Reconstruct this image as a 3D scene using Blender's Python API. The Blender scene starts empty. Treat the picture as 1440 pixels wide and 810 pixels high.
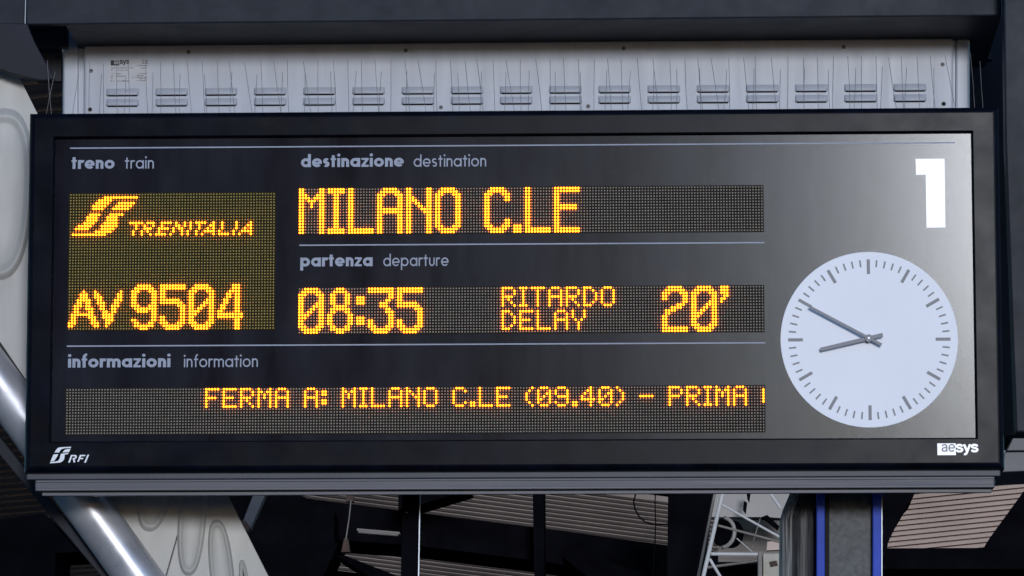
import bpy, math, random
from mathutils import Vector, Matrix, Euler
R = math.radians
random.seed(7)

# ------------------------------------------------------------------ camera
sc = bpy.context.scene
COL = sc.collection
camd = bpy.data.cameras.new('camera')
cam = bpy.data.objects.new('camera', camd)
COL.objects.link(cam)
cam.location = (0.30942, -8.78667, 1.64206)
CAMROT = Matrix.Rotation(R(2.01339), 3, 'Z') @ Matrix.Rotation(R(90 + 10.03988), 3, 'X') @ Matrix.Rotation(R(0.04766), 3, 'Z')
cam.rotation_euler = CAMROT.to_euler()
camd.sensor_width = 36.0
camd.lens = 153.2092
camd.clip_start = 0.1
camd.clip_end = 2000.0
sc.camera = cam
FPX = 6128.368

# ------------------------------------------------------------------ light
SUN_EL, SUN_AZ = 7.6, 9.3          # azimuth measured to the right, behind the camera
world = bpy.data.worlds.new('World')
sc.world = world
world.use_nodes = True
wn = world.node_tree.nodes
wl = world.node_tree.links
wn.clear()
sky = wn.new('ShaderNodeTexSky')
sky.sky_type = 'NISHITA'
sky.sun_disc = False
sky.sun_elevation = R(SUN_EL)
sky.sun_rotation = R(180 - SUN_AZ)
sky.air_density = 1.0
sky.dust_density = 0.2
sky.ozone_density = 4.5
bg = wn.new('ShaderNodeBackground')
bg.inputs['Strength'].default_value = 0.14
wo = wn.new('ShaderNodeOutputWorld')
wl.new(sky.outputs[0], bg.inputs[0])
wl.new(bg.outputs[0], wo.inputs[0])

sd = bpy.data.lights.new('sun', 'SUN')
sd.energy = 1.2
sd.angle = R(10)
sd.color = (0.92, 0.945, 1.0)
sun = bpy.data.objects.new('sun', sd)
COL.objects.link(sun)
tosun = Vector((math.sin(R(SUN_AZ)) * math.cos(R(SUN_EL)), -math.cos(R(SUN_AZ)) * math.cos(R(SUN_EL)), math.sin(R(SUN_EL))))
sun.rotation_euler = (-tosun).to_track_quat('-Z', 'Y').to_euler()
sun.location = (3, -12, 8)

sc.view_settings.view_transform = 'Standard'
sc.view_settings.look = 'None'
sc.view_settings.exposure = 0.5
sc.view_settings.gamma = 1.0
sc.view_settings.use_curve_mapping = False
sc.render.engine = 'CYCLES'
sc.cycles.use_denoising = True
sc.cycles.max_bounces = 8
sc.cycles.sample_clamp_indirect = 6.0

# ------------------------------------------------------------------ pixel geometry
TAU = R(2.0)
BC = Vector((0, 0, 3.2))
BN = Vector((0, -math.cos(TAU), -math.sin(TAU)))     # out of the board, to the viewer
BU = Vector((0, -math.sin(TAU), math.cos(TAU)))


def ray(px, py):
    return (CAMROT @ Vector((px - 720.0, -(py - 405.0), -FPX))).normalized()


def at(px, py, Y):
    d = ray(px, py)
    t = (Y - cam.location.y) / d.y
    return cam.location + d * t


def bl(px, py, off=0.0):
    """point of the board's own frame (x, z) seen at a pixel, at local depth off"""
    d = ray(px, py)
    o = BC - BN * off
    t = (o - cam.location).dot(BN) / d.dot(BN)
    p = cam.location + d * t - BC
    return (p.x, p.dot(BU))


# ------------------------------------------------------------------ materials
def mat(name, col, rough=0.6, metal=0.0, spec=0.5, var=0.0, vscale=8.0, bump=0.0, bscale=60.0,
        rvar=0.0, rscale=5.0, stretch=(1, 1, 1), col2=None, emis=None, estr=0.0, coat=0.0, coatr=0.1):
    m = bpy.data.materials.new(name)
    m.use_nodes = True
    nt = m.node_tree
    b = nt.nodes['Principled BSDF']
    b.inputs['Base Color'].default_value = (*col, 1)
    b.inputs['Roughness'].default_value = rough
    b.inputs['Metallic'].default_value = metal
    b.inputs['Specular IOR Level'].default_value = spec
    b.inputs['Coat Weight'].default_value = coat
    b.inputs['Coat Roughness'].default_value = coatr
    tc = nt.nodes.new('ShaderNodeTexCoord')
    mp = nt.nodes.new('ShaderNodeMapping')
    mp.inputs['Scale'].default_value = stretch
    nt.links.new(tc.outputs['Object'], mp.inputs[0])

    def noise(scale, detail=5.0, rg=0.6):
        n = nt.nodes.new('ShaderNodeTexNoise')
        n.inputs['Scale'].default_value = scale
        n.inputs['Detail'].default_value = detail
        n.inputs['Roughness'].default_value = rg
        nt.links.new(mp.outputs[0], n.inputs['Vector'])
        return n
    if var > 0 or col2:
        n = noise(vscale)
        cr = nt.nodes.new('ShaderNodeValToRGB')
        cr.color_ramp.elements[0].position = 0.32
        cr.color_ramp.elements[1].position = 0.68
        a = col2 if col2 else tuple(c * (1 - var) for c in col)
        c2 = col if col2 else tuple(min(1, c * (1 + var)) for c in col)
        cr.color_ramp.elements[0].color = (*a, 1)
        cr.color_ramp.elements[1].color = (*c2, 1)
        nt.links.new(n.outputs[0], cr.inputs[0])
        nt.links.new(cr.outputs[0], b.inputs['Base Color'])
    if rvar > 0:
        n = noise(rscale)
        mr = nt.nodes.new('ShaderNodeMapRange')
        mr.inputs[1].default_value = 0.3
        mr.inputs[2].default_value = 0.7
        mr.inputs[3].default_value = max(0.02, rough - rvar)
        mr.inputs[4].default_value = min(1, rough + rvar)
        nt.links.new(n.outputs[0], mr.inputs[0])
        nt.links.new(mr.outputs[0], b.inputs['Roughness'])
    if bump > 0:
        n = noise(bscale)
        bp = nt.nodes.new('ShaderNodeBump')
        bp.inputs['Strength'].default_value = bump
        bp.inputs['Distance'].default_value = 0.002
        nt.links.new(n.outputs[0], bp.inputs['Height'])
        nt.links.new(bp.outputs[0], b.inputs['Normal'])
    if emis:
        b.inputs['Emission Color'].default_value = (*emis, 1)
        b.inputs['Emission Strength'].default_value = estr
    return m


M = {}
M['face'] = mat('smoked_face_film', (0.004, 0.0035, 0.008), 0.135, spec=0.30, col2=(0.021, 0.022, 0.031), vscale=3, stretch=(2.6, 1, 0.6), rvar=0.004, rscale=20, bump=0.006, bscale=900)
M['bezel'] = mat('black_bezel_paint', (0.003, 0.004, 0.009), 0.25, spec=0.065, var=0.4, vscale=12, rvar=0.045, rscale=14, bump=0.05, bscale=700)
M['rail'] = mat('grey_rail', (0.075, 0.075, 0.095), 0.5, var=0.15, vscale=5, stretch=(0.2, 1, 6), rvar=0.08, rscale=10)
M['rail_dark'] = mat('dark_rail', (0.03, 0.034, 0.05), 0.5, var=0.2, vscale=6)
M['rail_light'] = mat('light_rail', (0.10, 0.097, 0.112), 0.5, var=0.15, vscale=5, stretch=(0.2, 1, 6))
M['ink'] = mat('caption_ink', (0.33, 0.36, 0.46), 0.6, var=0.06, vscale=40)
M['white'] = mat('white_vinyl', (0.88, 0.89, 0.95), 0.22, var=0.02, vscale=10)
M['dial'] = mat('white_dial', (0.86, 0.87, 0.95), 0.55, var=0.025, vscale=3)
M['hand'] = mat('grey_hand_paint', (0.20, 0.20, 0.23), 0.5, var=0.05, vscale=30)
M['led_mask'] = mat('led_mask', (0.020, 0.015, 0.013), 0.7, spec=0.1, var=0.3, vscale=40)
M['led_mask_amber'] = mat('led_mask_brown', (0.024, 0.017, 0.004), 0.7, spec=0.1, var=0.3, vscale=40)
M['led_off'] = mat('unlit_lens', (0.40, 0.36, 0.29), 0.4, var=0.15, vscale=300)
M['led_off_amber'] = mat('unlit_lens_amber', (0.46, 0.37, 0.12), 0.4, var=0.15, vscale=300)
M['led_side'] = mat('lit_lens_side', (0.5, 0.2, 0.02), 0.4, emis=(1.0, 0.20, 0.004), estr=9.5)
M['led_on'] = mat('lit_lens', (0.5, 0.2, 0.02), 0.4, emis=(1.0, 0.27, 0.010), estr=4.6)
M['cab'] = mat('pale_cabinet_paint', (0.435, 0.46, 0.54), 0.45, var=0.08, vscale=4, stretch=(6, 1, 0.6), rvar=0.08, rscale=6, bump=0.03, bscale=300)
M['cab_trim'] = mat('pale_trim_paint', (0.45, 0.48, 0.56), 0.4, var=0.05, vscale=5)
M['slot'] = mat('black_slot', (0.01, 0.01, 0.01), 0.9)
M['sticker'] = mat('silver_sticker', (0.47, 0.48, 0.53), 0.3, var=0.04, vscale=40)
M['print'] = mat('black_print', (0.02, 0.02, 0.025), 0.6, var=0.1, vscale=50)
M['print_grey'] = mat('grey_print', (0.12, 0.12, 0.14), 0.6, var=0.2, vscale=200)
M['screw'] = mat('zinc_screw', (0.16, 0.16, 0.17), 0.6, metal=0.3, var=0.2, vscale=90)
M['wire'] = mat('dull_steel_wire', (0.22, 0.20, 0.20), 0.45, metal=0.7, var=0.3, vscale=50)
M['steel'] = mat('dark_blue_grey_paint', (0.014, 0.018, 0.028), 0.5, spec=0.18, var=0.22, vscale=30, rvar=0.06, rscale=9, bump=0.06, bscale=500)
M['steel_edge'] = mat('bare_steel_edge', (0.30, 0.33, 0.38), 0.4, metal=0.3, var=0.1, vscale=30)
M['black'] = mat('matte_black', (0.004, 0.004, 0.006), 1.0, spec=0.0, var=0.4, vscale=5)  # also colours pieces put in for shade
M['navy'] = mat('dark_navy_paint', (0.010, 0.011, 0.020), 0.6, spec=0.3, var=0.3, vscale=6)
M['girder'] = mat('grey_enamel', (0.39, 0.38, 0.365), 0.42, spec=0.3, var=0.10, vscale=5, stretch=(3, 1, 0.7), rvar=0.06, rscale=4, bump=0.02, bscale=200)
M['chrome'] = mat('polished_steel', (0.60, 0.59, 0.63), 0.36, metal=0.6, var=0.10, vscale=9, rvar=0.13, rscale=12, stretch=(1, 1, 1))
M['corr'] = mat('corrugated_sheet', (0.25, 0.21, 0.205), 0.65, var=0.25, vscale=1.2, spec=0.3)
M['corr_pink'] = mat('pinkish_sheet', (0.58, 0.46, 0.43), 0.65, var=0.14, vscale=1.5, spec=0.3)
M['truss'] = mat('white_truss_paint', (0.55, 0.55, 0.57), 0.5, var=0.12, vscale=6)
M['truss_dull'] = mat('dirty_truss_paint', (0.20, 0.18, 0.17), 0.6, var=0.3, vscale=9)
M['pale'] = mat('pale_panel', (0.36, 0.34, 0.35), 0.6, var=0.12, vscale=1.5)
M['cream'] = mat('cream_box_paint', (0.50, 0.49, 0.44), 0.55, var=0.12, vscale=4)
M['rust'] = mat('rusty_bracket', (0.10, 0.055, 0.045), 0.8, col2=(0.02, 0.015, 0.015), vscale=9)
M['blue'] = mat('blue_edge_paint', (0.035, 0.075, 0.48), 0.5, spec=0.15, var=0.22, vscale=14, stretch=(1, 1, 0.4))
M['speck'] = mat('speckled_grey_paint', (0.05, 0.055, 0.062), 0.55, var=0.55, vscale=90, bump=0.2, bscale=200)
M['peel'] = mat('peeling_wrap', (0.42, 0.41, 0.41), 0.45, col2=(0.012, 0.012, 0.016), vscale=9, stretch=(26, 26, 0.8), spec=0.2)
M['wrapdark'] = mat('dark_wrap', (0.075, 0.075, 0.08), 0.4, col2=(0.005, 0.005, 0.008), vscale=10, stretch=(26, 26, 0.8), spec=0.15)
M['greybeam'] = mat('grey_beam_paint', (0.085, 0.085, 0.10), 0.5, var=0.25, vscale=4)
M['floor'] = mat('platform_paving', (0.09, 0.09, 0.095), 0.8, var=0.15, vscale=0.8)
M['roofskin'] = mat('roof_underside', (0.03, 0.028, 0.028), 0.85, var=0.3, vscale=0.7)


nt = M['led_on'].node_tree
wn_ = nt.nodes.new('ShaderNodeTexNoise')
wn_.inputs['Scale'].default_value = 210.0
wn_.inputs['Detail'].default_value = 1.0
mr_ = nt.nodes.new('ShaderNodeMapRange')
mr_.inputs[1].default_value = 0.3
mr_.inputs[2].default_value = 0.7
mr_.inputs[3].default_value = 3.6
mr_.inputs[4].default_value = 6.6
tc_ = nt.nodes.new('ShaderNodeTexCoord')
nt.links.new(tc_.outputs['Object'], wn_.inputs['Vector'])
nt.links.new(wn_.outputs[0], mr_.inputs[0])
nt.links.new(mr_.outputs[0], nt.nodes['Principled BSDF'].inputs['Emission Strength'])


# ------------------------------------------------------------------ object helpers
class MB:
    def __init__(s):
        s.v, s.f, s.m = [], [], []

    def add(s, vs, fs, mi=0):
        o = len(s.v)
        s.v.extend(tuple(v) for v in vs)
        s.f.extend([tuple(i + o for i in f) for f in fs])
        s.m.extend([mi] * len(fs))

    def box(s, x0, x1, y0, y1, z0, z1, mi=0):
        vs = [(x0, y0, z0), (x1, y0, z0), (x1, y1, z0), (x0, y1, z0), (x0, y0, z1), (x1, y0, z1), (x1, y1, z1), (x0, y1, z1)]
        s.add(vs, [(3, 2, 1, 0), (4, 5, 6, 7), (0, 1, 5, 4), (1, 2, 6, 5), (2, 3, 7, 6), (3, 0, 4, 7)], mi)

    def prism(s, front, back, mi=0):
        n = len(front)
        s.add(list(front) + list(back), [tuple(range(n)), tuple(range(2 * n - 1, n - 1, -1))] +
              [(i, i + n, (i + 1) % n + n, (i + 1) % n) for i in range(n)], mi)

    def tube(s, pts, r, n=10, mi=0, r2=None):
        pts = [Vector(p) for p in pts]
        rings = []
        for i, p in enumerate(pts):
            d = (pts[min(i + 1, len(pts) - 1)] - pts[max(i - 1, 0)]).normalized()
            a = d.orthogonal().normalized()
            if i and rings:
                a = (pa - d * pa.dot(d)).normalized()
            pa = a
            b = d.cross(a)
            rr = r if r2 is None else r + (r2 - r) * i / (len(pts) - 1)
            rings.append([p + (a * math.cos(2 * math.pi * k / n) + b * math.sin(2 * math.pi * k / n)) * rr for k in range(n)])
        vs = [v for g in rings for v in g]
        fs = []
        for i in range(len(pts) - 1):
            for k in range(n):
                k2 = (k + 1) % n
                fs.append((i * n + k, i * n + k2, (i + 1) * n + k2, (i + 1) * n + k))
        fs.append(tuple(range(n - 1, -1, -1)))
        fs.append(tuple((len(pts) - 1) * n + k for k in range(n)))
        s.add(vs, fs, mi)

    def build(s, name, mats, parent=None, bevel=0.0, smooth=False, seg=2):
        me = bpy.data.meshes.new(name)
        me.from_pydata(s.v, [], s.f)
        for m in (mats if isinstance(mats, (list, tuple)) else [mats]):
            me.materials.append(m)
        me.polygons.foreach_set('material_index', s.m)
        if smooth:
            me.polygons.foreach_set('use_smooth', [True] * len(s.f))
        me.update()
        import bmesh
        bm = bmesh.new()
        bm.from_mesh(me)
        if len(s.f) < 60000 and getattr(s, 'fixn', True):
            bmesh.ops.recalc_face_normals(bm, faces=bm.faces)
        bm.to_mesh(me)
        bm.free()
        o = bpy.data.objects.new(name, me)
        COL.objects.link(o)
        if parent:
            o.parent = parent
        if bevel > 0:
            b = o.modifiers.new('bevel', 'BEVEL')
            b.width = bevel
            b.segments = seg
            b.limit_method = 'ANGLE'
            b.angle_limit = R(40)
        return o


def tag(o, label=None, cat=None, group=None, kind=None):
    if cat and not kind:
        kind = 'thing'
    for k, v in (('label', label), ('category', cat), ('group', group), ('kind', kind)):
        if v:
            o[k] = v
    return o


def empty(name, loc=(0, 0, 0), label=None, cat=None, group=None, rot=(0, 0, 0)):
    o = bpy.data.objects.new(name, None)
    COL.objects.link(o)
    o.location = loc
    o.rotation_euler = rot
    o.empty_display_size = 0.2
    return tag(o, label, cat, group)


def local(o, p):
    """world point in the frame of an unrotated empty"""
    return Vector(p) - o.location


def pxprism(mb, poly, Y, depth, root=None, mi=0, dz=0.0):
    """a slab whose front face, on the plane y = Y, has the given outline"""
    ys = Y if isinstance(Y, (list, tuple)) else [Y] * len(poly)
    fr = [at(p[0], p[1], y) for p, y in zip(poly, ys)]
    if root:
        fr = [local(root, p) for p in fr]
    bk = [p + Vector((0, depth, dz)) for p in fr]
    mb.prism(fr, bk, mi)


def pxtube(mb, pts, wpx, Y, root=None, n=10, mi=0):
    ys = Y if isinstance(Y, (list, tuple)) else [Y] * len(pts)
    ws = [at(p[0], p[1], y) for p, y in zip(pts, ys)]
    dist = (ws[0] - cam.location).length
    r = wpx / 2 * dist / FPX
    if root:
        ws = [local(root, p) for p in ws]
    mb.tube(ws, r, n, mi)


# ------------------------------------------------------------------ ground and unseen enclosing roof
f = MB()
f.box(-60, 60, -60, 60, -0.3, 0.0)
tag(f.build('platform', M['floor']), kind='structure')

# ================================================================== DEPARTURE BOARD
board = empty('departure_board', BC, 'wide black station departure board with amber lit dot text and a round white clock', 'departure board', rot=(TAU, 0, 0))

# face panel
TL, TR, BR, BL_ = bl(78.5, 196.5), bl(1365, 187.5), bl(1372, 616), bl(72.5, 620.5)
fx0, fx1 = (TL[0] + BL_[0]) / 2, (TR[0] + BR[0]) / 2
fz1, fz0 = (TL[1] + TR[1]) / 2, (BL_[1] + BR[1]) / 2
f = MB()
f.box(fx0 - 0.01, fx1 + 0.01, 0.0, 0.012, fz0 - 0.01, fz1 + 0.01)
f.build('face_panel', M['face'], board)

# bezel: cross-section swept round the rectangle with mitred corners
BF = -0.014
oTL, oTR, oBR, oBL = bl(41.5, 160, -0.004), bl(1404.5, 150.5, -0.004), bl(1412.5, 657, -0.004), bl(34.5, 668, -0.004)
ox0, ox1 = (oTL[0] + oBL[0]) / 2, (oTR[0] + oBR[0]) / 2
oz1, oz0 = (oTL[1] + oTR[1]) / 2, (oBL[1] + oBR[1]) / 2


def frame_sweep(mb, prof_fn):
    """prof_fn(t) with t 0 outer..1 inner -> list of (frac_to_inner, extra_out, y)"""
    rings = []
    for (fr, add, y) in prof_fn:
        x0 = ox0 + (fx0 - ox0) * fr + add
        x1 = ox1 + (fx1 - ox1) * fr - add
        z0 = oz0 + (fz0 - oz0) * fr + add
        z1 = oz1 + (fz1 - oz1) * fr - add
        rings.append([(x0, y, z0), (x1, y, z0), (x1, y, z1), (x0, y, z1)])
    n = len(rings)
    vs = [v for r_ in rings for v in r_]
    fs = []
    for i in range(n - 1):
        for k in range(4):
            k2 = (k + 1) % 4
            fs.append((i * 4 + k, i * 4 + k2, (i + 1) * 4 + k2, (i + 1) * 4 + k))
    mb.add(vs, fs)


f = MB()
frame_sweep(f, [(0, 0.0, 0.12), (0, 0.0, 0.000), (0, 0.0015, -0.0055), (0, 0.0050, -0.0105), (0, 0.0100, -0.0135), (0, 0.0130, BF),
                (1, -0.0042, BF), (1, -0.0030, BF + 0.0008), (1, 0.0, -0.0012), (1, 0.0006, 0.0035)])
bez = f.build('bezel', M['bezel'], board)
f = MB()
f.box(ox0 + 0.004, ox1 - 0.004, 0.02, 0.118, oz0 + 0.004, oz1 - 0.004)
f.build('housing', M['bezel'], board)

# underside rail, three strips
PX = 0.001467
zb = oz0
f = MB()
f.box(ox0 + 0.004, ox1 - 0.008, 0.001, 0.10, zb - 0.0138, zb - 0.0006)
f.build('skirt', M['rail_dark'], board, bevel=0.002)
f = MB()
zz = zb - 0.0138
f.box(ox0 + 0.022, ox1 - 0.020, -0.001, 0.05, zz - 0.0238, zz - 0.0004)
f.build('rail', M['rail'], board, bevel=0.003)
f = MB()
f.box(ox0 + 0.024, ox1 - 0.021, -0.0035, 0.01, zz - 0.0055, zz - 0.0012)
f.box(ox0 + 0.024, ox1 - 0.021, -0.0035, 0.01, zz - 0.0228, zz - 0.0178)
f.build('rail_rib', M['rail_light'], board, bevel=0.001)
f = MB()
f.box(ox0 + 0.036, ox1 - 0.026, 0.004, 0.018, zz - 0.0325, zz - 0.0258)
f.build('rail_lip', M['rail_light'], board, bevel=0.001)
f = MB()
f.box(ox0 + 0.036, ox1 - 0.026, 0.010, 0.018, zz - 0.0257, zz - 0.0239)
f.build('rail_gap', M['slot'], board)

# ------------------------------------------------------------------ printed captions
SK = [0]


def stroke(mb, pts, w, ox, oz, sx, sz, y, closed=False, shear=0.0, mi=0):
    """flat ribbon along a polyline given in glyph units"""
    n = len(pts)
    SK[0] += 1
    yy = y - 0.00004 * (SK[0] % 9)
    L, Rr = [], []
    for i in range(n):
        if closed:
            a, b = pts[i - 1], pts[(i + 1) % n]
            pr, nx = pts[i - 1], pts[(i + 1) % n]
        else:
            pr, nx = pts[max(i - 1, 0)], pts[min(i + 1, n - 1)]
        d1 = Vector((pts[i][0] - pr[0], pts[i][1] - pr[1]))
        d2 = Vector((nx[0] - pts[i][0], nx[1] - pts[i][1]))
        if d1.length < 1e-9:
            d1 = d2
        if d2.length < 1e-9:
            d2 = d1
        d1.normalize()
        d2.normalize()
        t = d1 + d2
        if t.length < 1e-6:
            t = d1
        t.normalize()
        nn = Vector((-t.y, t.x))
        c = max(0.45, abs(nn.dot(Vector((-d1.y, d1.x)))))
        h = w / 2 / c
        for lst, sgn in ((L, 1), (Rr, -1)):
            gx, gz = pts[i][0] + nn.x * h * sgn, pts[i][1] + nn.y * h * sgn
            lst.append((ox + (gx + shear * gz) * sx, yy, oz + gz * sz))
    fs = [(i, i + 1, n + i + 1, n + i) for i in range(n - 1)]
    if closed:
        fs.append((n - 1, 0, n, 2 * n - 1))
    mb.add(L + Rr, fs, mi)


def arc(cx, cy, rx, ry, a0, a1, n=18):
    return [(cx + rx * math.cos(R(a0 + (a1 - a0) * i / n)), cy + ry * math.sin(R(a0 + (a1 - a0) * i / n))) for i in range(n + 1)]


def glyph(ch, w):
    """geometric sans: strokes and advance; x-height 1, stroke width w"""
    h = w / 2
    g = w * 0.55                       # side gap
    tb = min(w, 0.22)                  # thin bars in the bold cut

    def o(x=0.0):
        return ('c', arc(x + 0.5, 0.5, 0.5 - h, 0.5 - h, 0, 360 - 15, 23), w)
    if ch == 'o':
        return [o()], 1.0
    if ch == 'a':
        return [o(), ('s', [(1 - h, 0), (1 - h, 1)], w)], 1.0
    if ch == 'd':
        return [o(), ('s', [(1 - h, 0), (1 - h, 1.48)], w)], 1.0
    if ch == 'p':
        return [o(), ('s', [(h, -0.45), (h, 1)], w)], 1.0
    if ch == 'e':
        return [('s', arc(0.5, 0.5, 0.5 - h, 0.5 - h, 0, 318, 24), w), ('s', [(h, 0.47), (1 - 0.02, 0.47)], tb)], 1.0
    if ch == 'n':
        W = 0.70 + 0.55 * h
        rr = (W - w) / 2
        return [('s', [(h, 0), (h, 1)], w), ('s', arc(W / 2, 1 - h - rr, rr, rr, 180, 0, 14) + [(W - h, 0)], w)], W
    if ch == 'u':
        W = 0.70 + 0.55 * h
        rr = (W - w) / 2
        return [('s', [(h, 1)] + arc(W / 2, h + rr, rr, rr, 180, 360, 14) + [(W - h, 1)], w)], W
    if ch == 'm':
        W = 1.20 + 0.9 * h
        rr = (W - w) / 4
        return [('s', [(h, 0), (h, 1)], w), ('s', arc(h + rr, 1 - h - rr, rr, rr, 180, 0, 12) + [(h + 2 * rr, 0)], w),
                ('s', arc(h + 3 * rr, 1 - h - rr, rr, rr, 180, 0, 12) + [(h + 4 * rr, 0)], w)], W
    if ch == 'r':
        return [('s', [(h, 0), (h, 1)], w), ('s', arc(h + 0.30, 0.60, 0.30, 0.40 - h, 180, 60, 10), w)], 0.42 + h
    if ch == 't':
        return [('s', [(0.26, 0), (0.26, 1.32)], w), ('s', [(0.0, 1 - tb / 2), (0.54, 1 - tb / 2)], tb)], 0.54
    if ch == 'f':
        return [('s', [(0.24, 0), (0.24, 1.12)] + arc(0.24 + 0.22, 1.12, 0.22, 0.36 - h * 0.4, 180, 75, 8), w),
                ('s', [(0.0, 1 - tb / 2), (0.54, 1 - tb / 2)], tb)], 0.52
    if ch == 'i':
        k = max(w * 0.56, 0.12)
        return [('s', [(h, 0), (h, 1)], w), ('d', (h, 1.34), k)], w
    if ch == 's':
        W = 0.62 + 0.2 * h
        ry = (1 - w) / 4
        rx = W / 2 - h
        top = arc(W / 2, 1 - h - ry, rx, ry, 40, 270, 14)
        bot = arc(W / 2, h + ry, rx, ry, 90, -140, 14)
        return [('s', top + bot[1:], w)], W
    if ch == 'z':
        W = 0.74
        return [('s', [(0.02, 1 - tb / 2), (W, 1 - tb / 2)], tb), ('s', [(0, tb / 2), (W, tb / 2)], tb),
                ('s', [(h * 0.9, tb * 0.6), (W - h * 0.9, 1 - tb * 0.6)], w * 0.9)], W
    if ch == '1':
        return [], 0.5
    return [], 0.5


def word(mb, text, w, x0, x1, zbase, xh, y, shear=0.0, gap=None):
    if gap is None:
        gap = 0.12 if w > 0.25 else 0.17
    advs = [glyph(c, w) for c in text]
    tot = sum(a[1] for a in advs) + gap * (len(text) - 1)
    sx = (x1 - x0) / tot
    x = 0.0
    for strokes, adv in advs:
        for k, pts, ww in strokes:
            if k == 'd':
                c, r_ = pts, ww
                poly = arc(c[0], c[1], r_, r_, 0, 360 - 30, 11)
                mb.add([(x0 + (x + q[0]) * sx, y - 0.0003, zbase + q[1] * xh) for q in poly], [tuple(range(len(poly)))])
            else:
                stroke(mb, [(p[0] + x, p[1]) for p in pts], ww, x0, zbase, sx, xh, y, closed=(k == 'c'), shear=shear)
        x += adv + gap


TXT = -0.0006
CAPS = [('treno', 0.30, 100.5, 161, 237.6, 12.6), ('train', 0.165, 175.5, 216.3, 237.3, 12.0),
        ('destinazione', 0.30, 423.3, 567.9, 235.2, 12.6), ('destination', 0.165, 581.7, 683.7, 234.7, 12.0),
        ('partenza', 0.30, 422.3, 524, 374.9, 12.6), ('departure', 0.165, 539, 630.9, 374.5, 12.0),
        ('informazioni', 0.30, 95.7, 239.6, 517.0, 12.6), ('information', 0.165, 258.7, 362.6, 516.5, 12.0)]
for t, w, xa, xb, yb, xh in CAPS:
    a = bl(xa, yb)
    b = bl(xb, yb)
    mb = MB()
    mb.fixn = False
    word(mb, t, w, a[0], b[0], a[1], xh * PX, TXT)
    o = mb.build('caption', M['ink'], board)
    o['label'] = ('bold' if w > 0.2 else 'light') + ' grey printed word ' + t

# thin rules
for (xa, ya, xb, yb) in ((98.5, 207.8, 1343, 201.2), (421, 344.6, 1075, 341.6), (94, 486.0, 1076, 483.0)):
    a = bl(xa, ya)
    b = bl(xb, yb)
    z = (a[1] + b[1]) / 2
    mb = MB()
    mb.box(a[0], b[0], TXT - 0.0002, 0.0001, z - 0.0013, z + 0.0013)
    mb.build('divider_line', M['ink'], board)

# platform number
mb = MB()
poly = [(1287.5, 223.6), (1328, 223.4), (1329.3, 320), (1303, 320.2), (1301.8, 245.6), (1288.2, 245.9)]
fr = [(*bl(*p),) for p in poly]
mb.prism([(p[0], -0.0012, p[1]) for p in fr], [(p[0], 0.0002, p[1]) for p in fr])
mb.build('platform_number', M['white'], board)

# ------------------------------------------------------------------ LED matrices
BIG = {}


def big(ch, adv, rows):
    """rows: {row range text: columns}"""
    g = []
    for rng, cols in rows:
        a, b = rng if isinstance(rng, tuple) else (rng, rng)
        for r_ in range(a, b + 1):
            for c in cols:
                g.append((c, r_))
    BIG[ch] = (g, adv)


def rg(a, b):
    return list(range(a, b + 1))


S2 = [0, 1, 7, 8]
O2 = [0, 1, 2, 6, 7, 8]
big('M', 10, [((0, 1), S2), (2, O2), (3, [0, 1, 2, 3, 5, 6, 7, 8]), (4, [0, 1, 3, 4, 5, 7, 8]), ((5, 6), [0, 1, 4, 7, 8]), ((7, 15), S2)])
big('I', 7, [((0, 1), rg(0, 5)), ((2, 13), [2, 3]), ((14, 15), rg(0, 5))])
big('L', 10, [((0, 13), [0, 1]), ((14, 15), rg(0, 8))])
big('A', 10, [(0, rg(2, 6)), (1, rg(1, 7)), (2, O2), ((3, 6), S2), ((7, 8), rg(0, 8)), ((9, 15), S2)])
big('N', 10, [((0, 2), S2), (3, [0, 1, 2, 7, 8]), (4, [0, 1, 2, 3, 7, 8]), (5, [0, 1, 3, 4, 7, 8]), (6, [0, 1, 4, 5, 7, 8]), (7, [0, 1, 5, 6, 7, 8]), (8, [0, 1, 6, 7, 8]), ((9, 15), S2)])
big('O', 17, [(0, rg(2, 6)), (1, rg(1, 7)), (2, O2), ((3, 12), S2), (13, O2), (14, rg(1, 7)), (15, rg(2, 6))])
big('C', 10, [(0, rg(2, 6)), (1, rg(1, 7)), (2, O2), ((3, 4), S2), ((5, 10), [0, 1]), ((11, 12), S2), (13, O2), (14, rg(1, 7)), (15, rg(2, 6))])
big('.', 4, [((13, 15), [0, 1, 2])])
big('E', 10, [((0, 1), rg(0, 8)), ((2, 5), [0, 1]), ((6, 7), rg(0, 7)), ((8, 13), [0, 1]), ((14, 15), rg(0, 8))])
big('0', 10, [(0, rg(2, 6)), (1, rg(1, 7)), (2, O2), ((3, 4), S2), (5, [0, 1, 6, 7, 8]), (6, [0, 1, 5, 6, 7, 8]), (7, [0, 1, 4, 5, 7, 8]), (8, [0, 1, 3, 4, 7, 8]),
              (9, [0, 1, 2, 3, 7, 8]), (10, [0, 1, 2, 7, 8]), ((11, 12), S2), (13, O2), (14, rg(1, 7)), (15, rg(2, 6))])
big('8', 10, [(0, [3, 4, 5]), (1, rg(2, 6)), ((2, 5), [1, 2, 6, 7]), (6, rg(2, 6)), (7, rg(1, 7)), (8, [1, 2, 6, 7]), ((9, 12), S2), (13, [1, 2, 6, 7]), (14, rg(1, 7)), (15, [3, 4, 5])])
big(':', 4, [((3, 5), [0, 1, 2]), ((10, 12), [0, 1, 2])])
big('3', 10, [((0, 1), rg(0, 8)), ((2, 3), [7, 8]), (4, [6, 7]), ((5, 6), [4, 5, 6]), (7, [6, 7]), (8, [6, 7, 8]), ((9, 10), [7, 8]), ((11, 12), S2), (13, O2), (14, rg(1, 7)), (15, rg(2, 6))])
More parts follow.
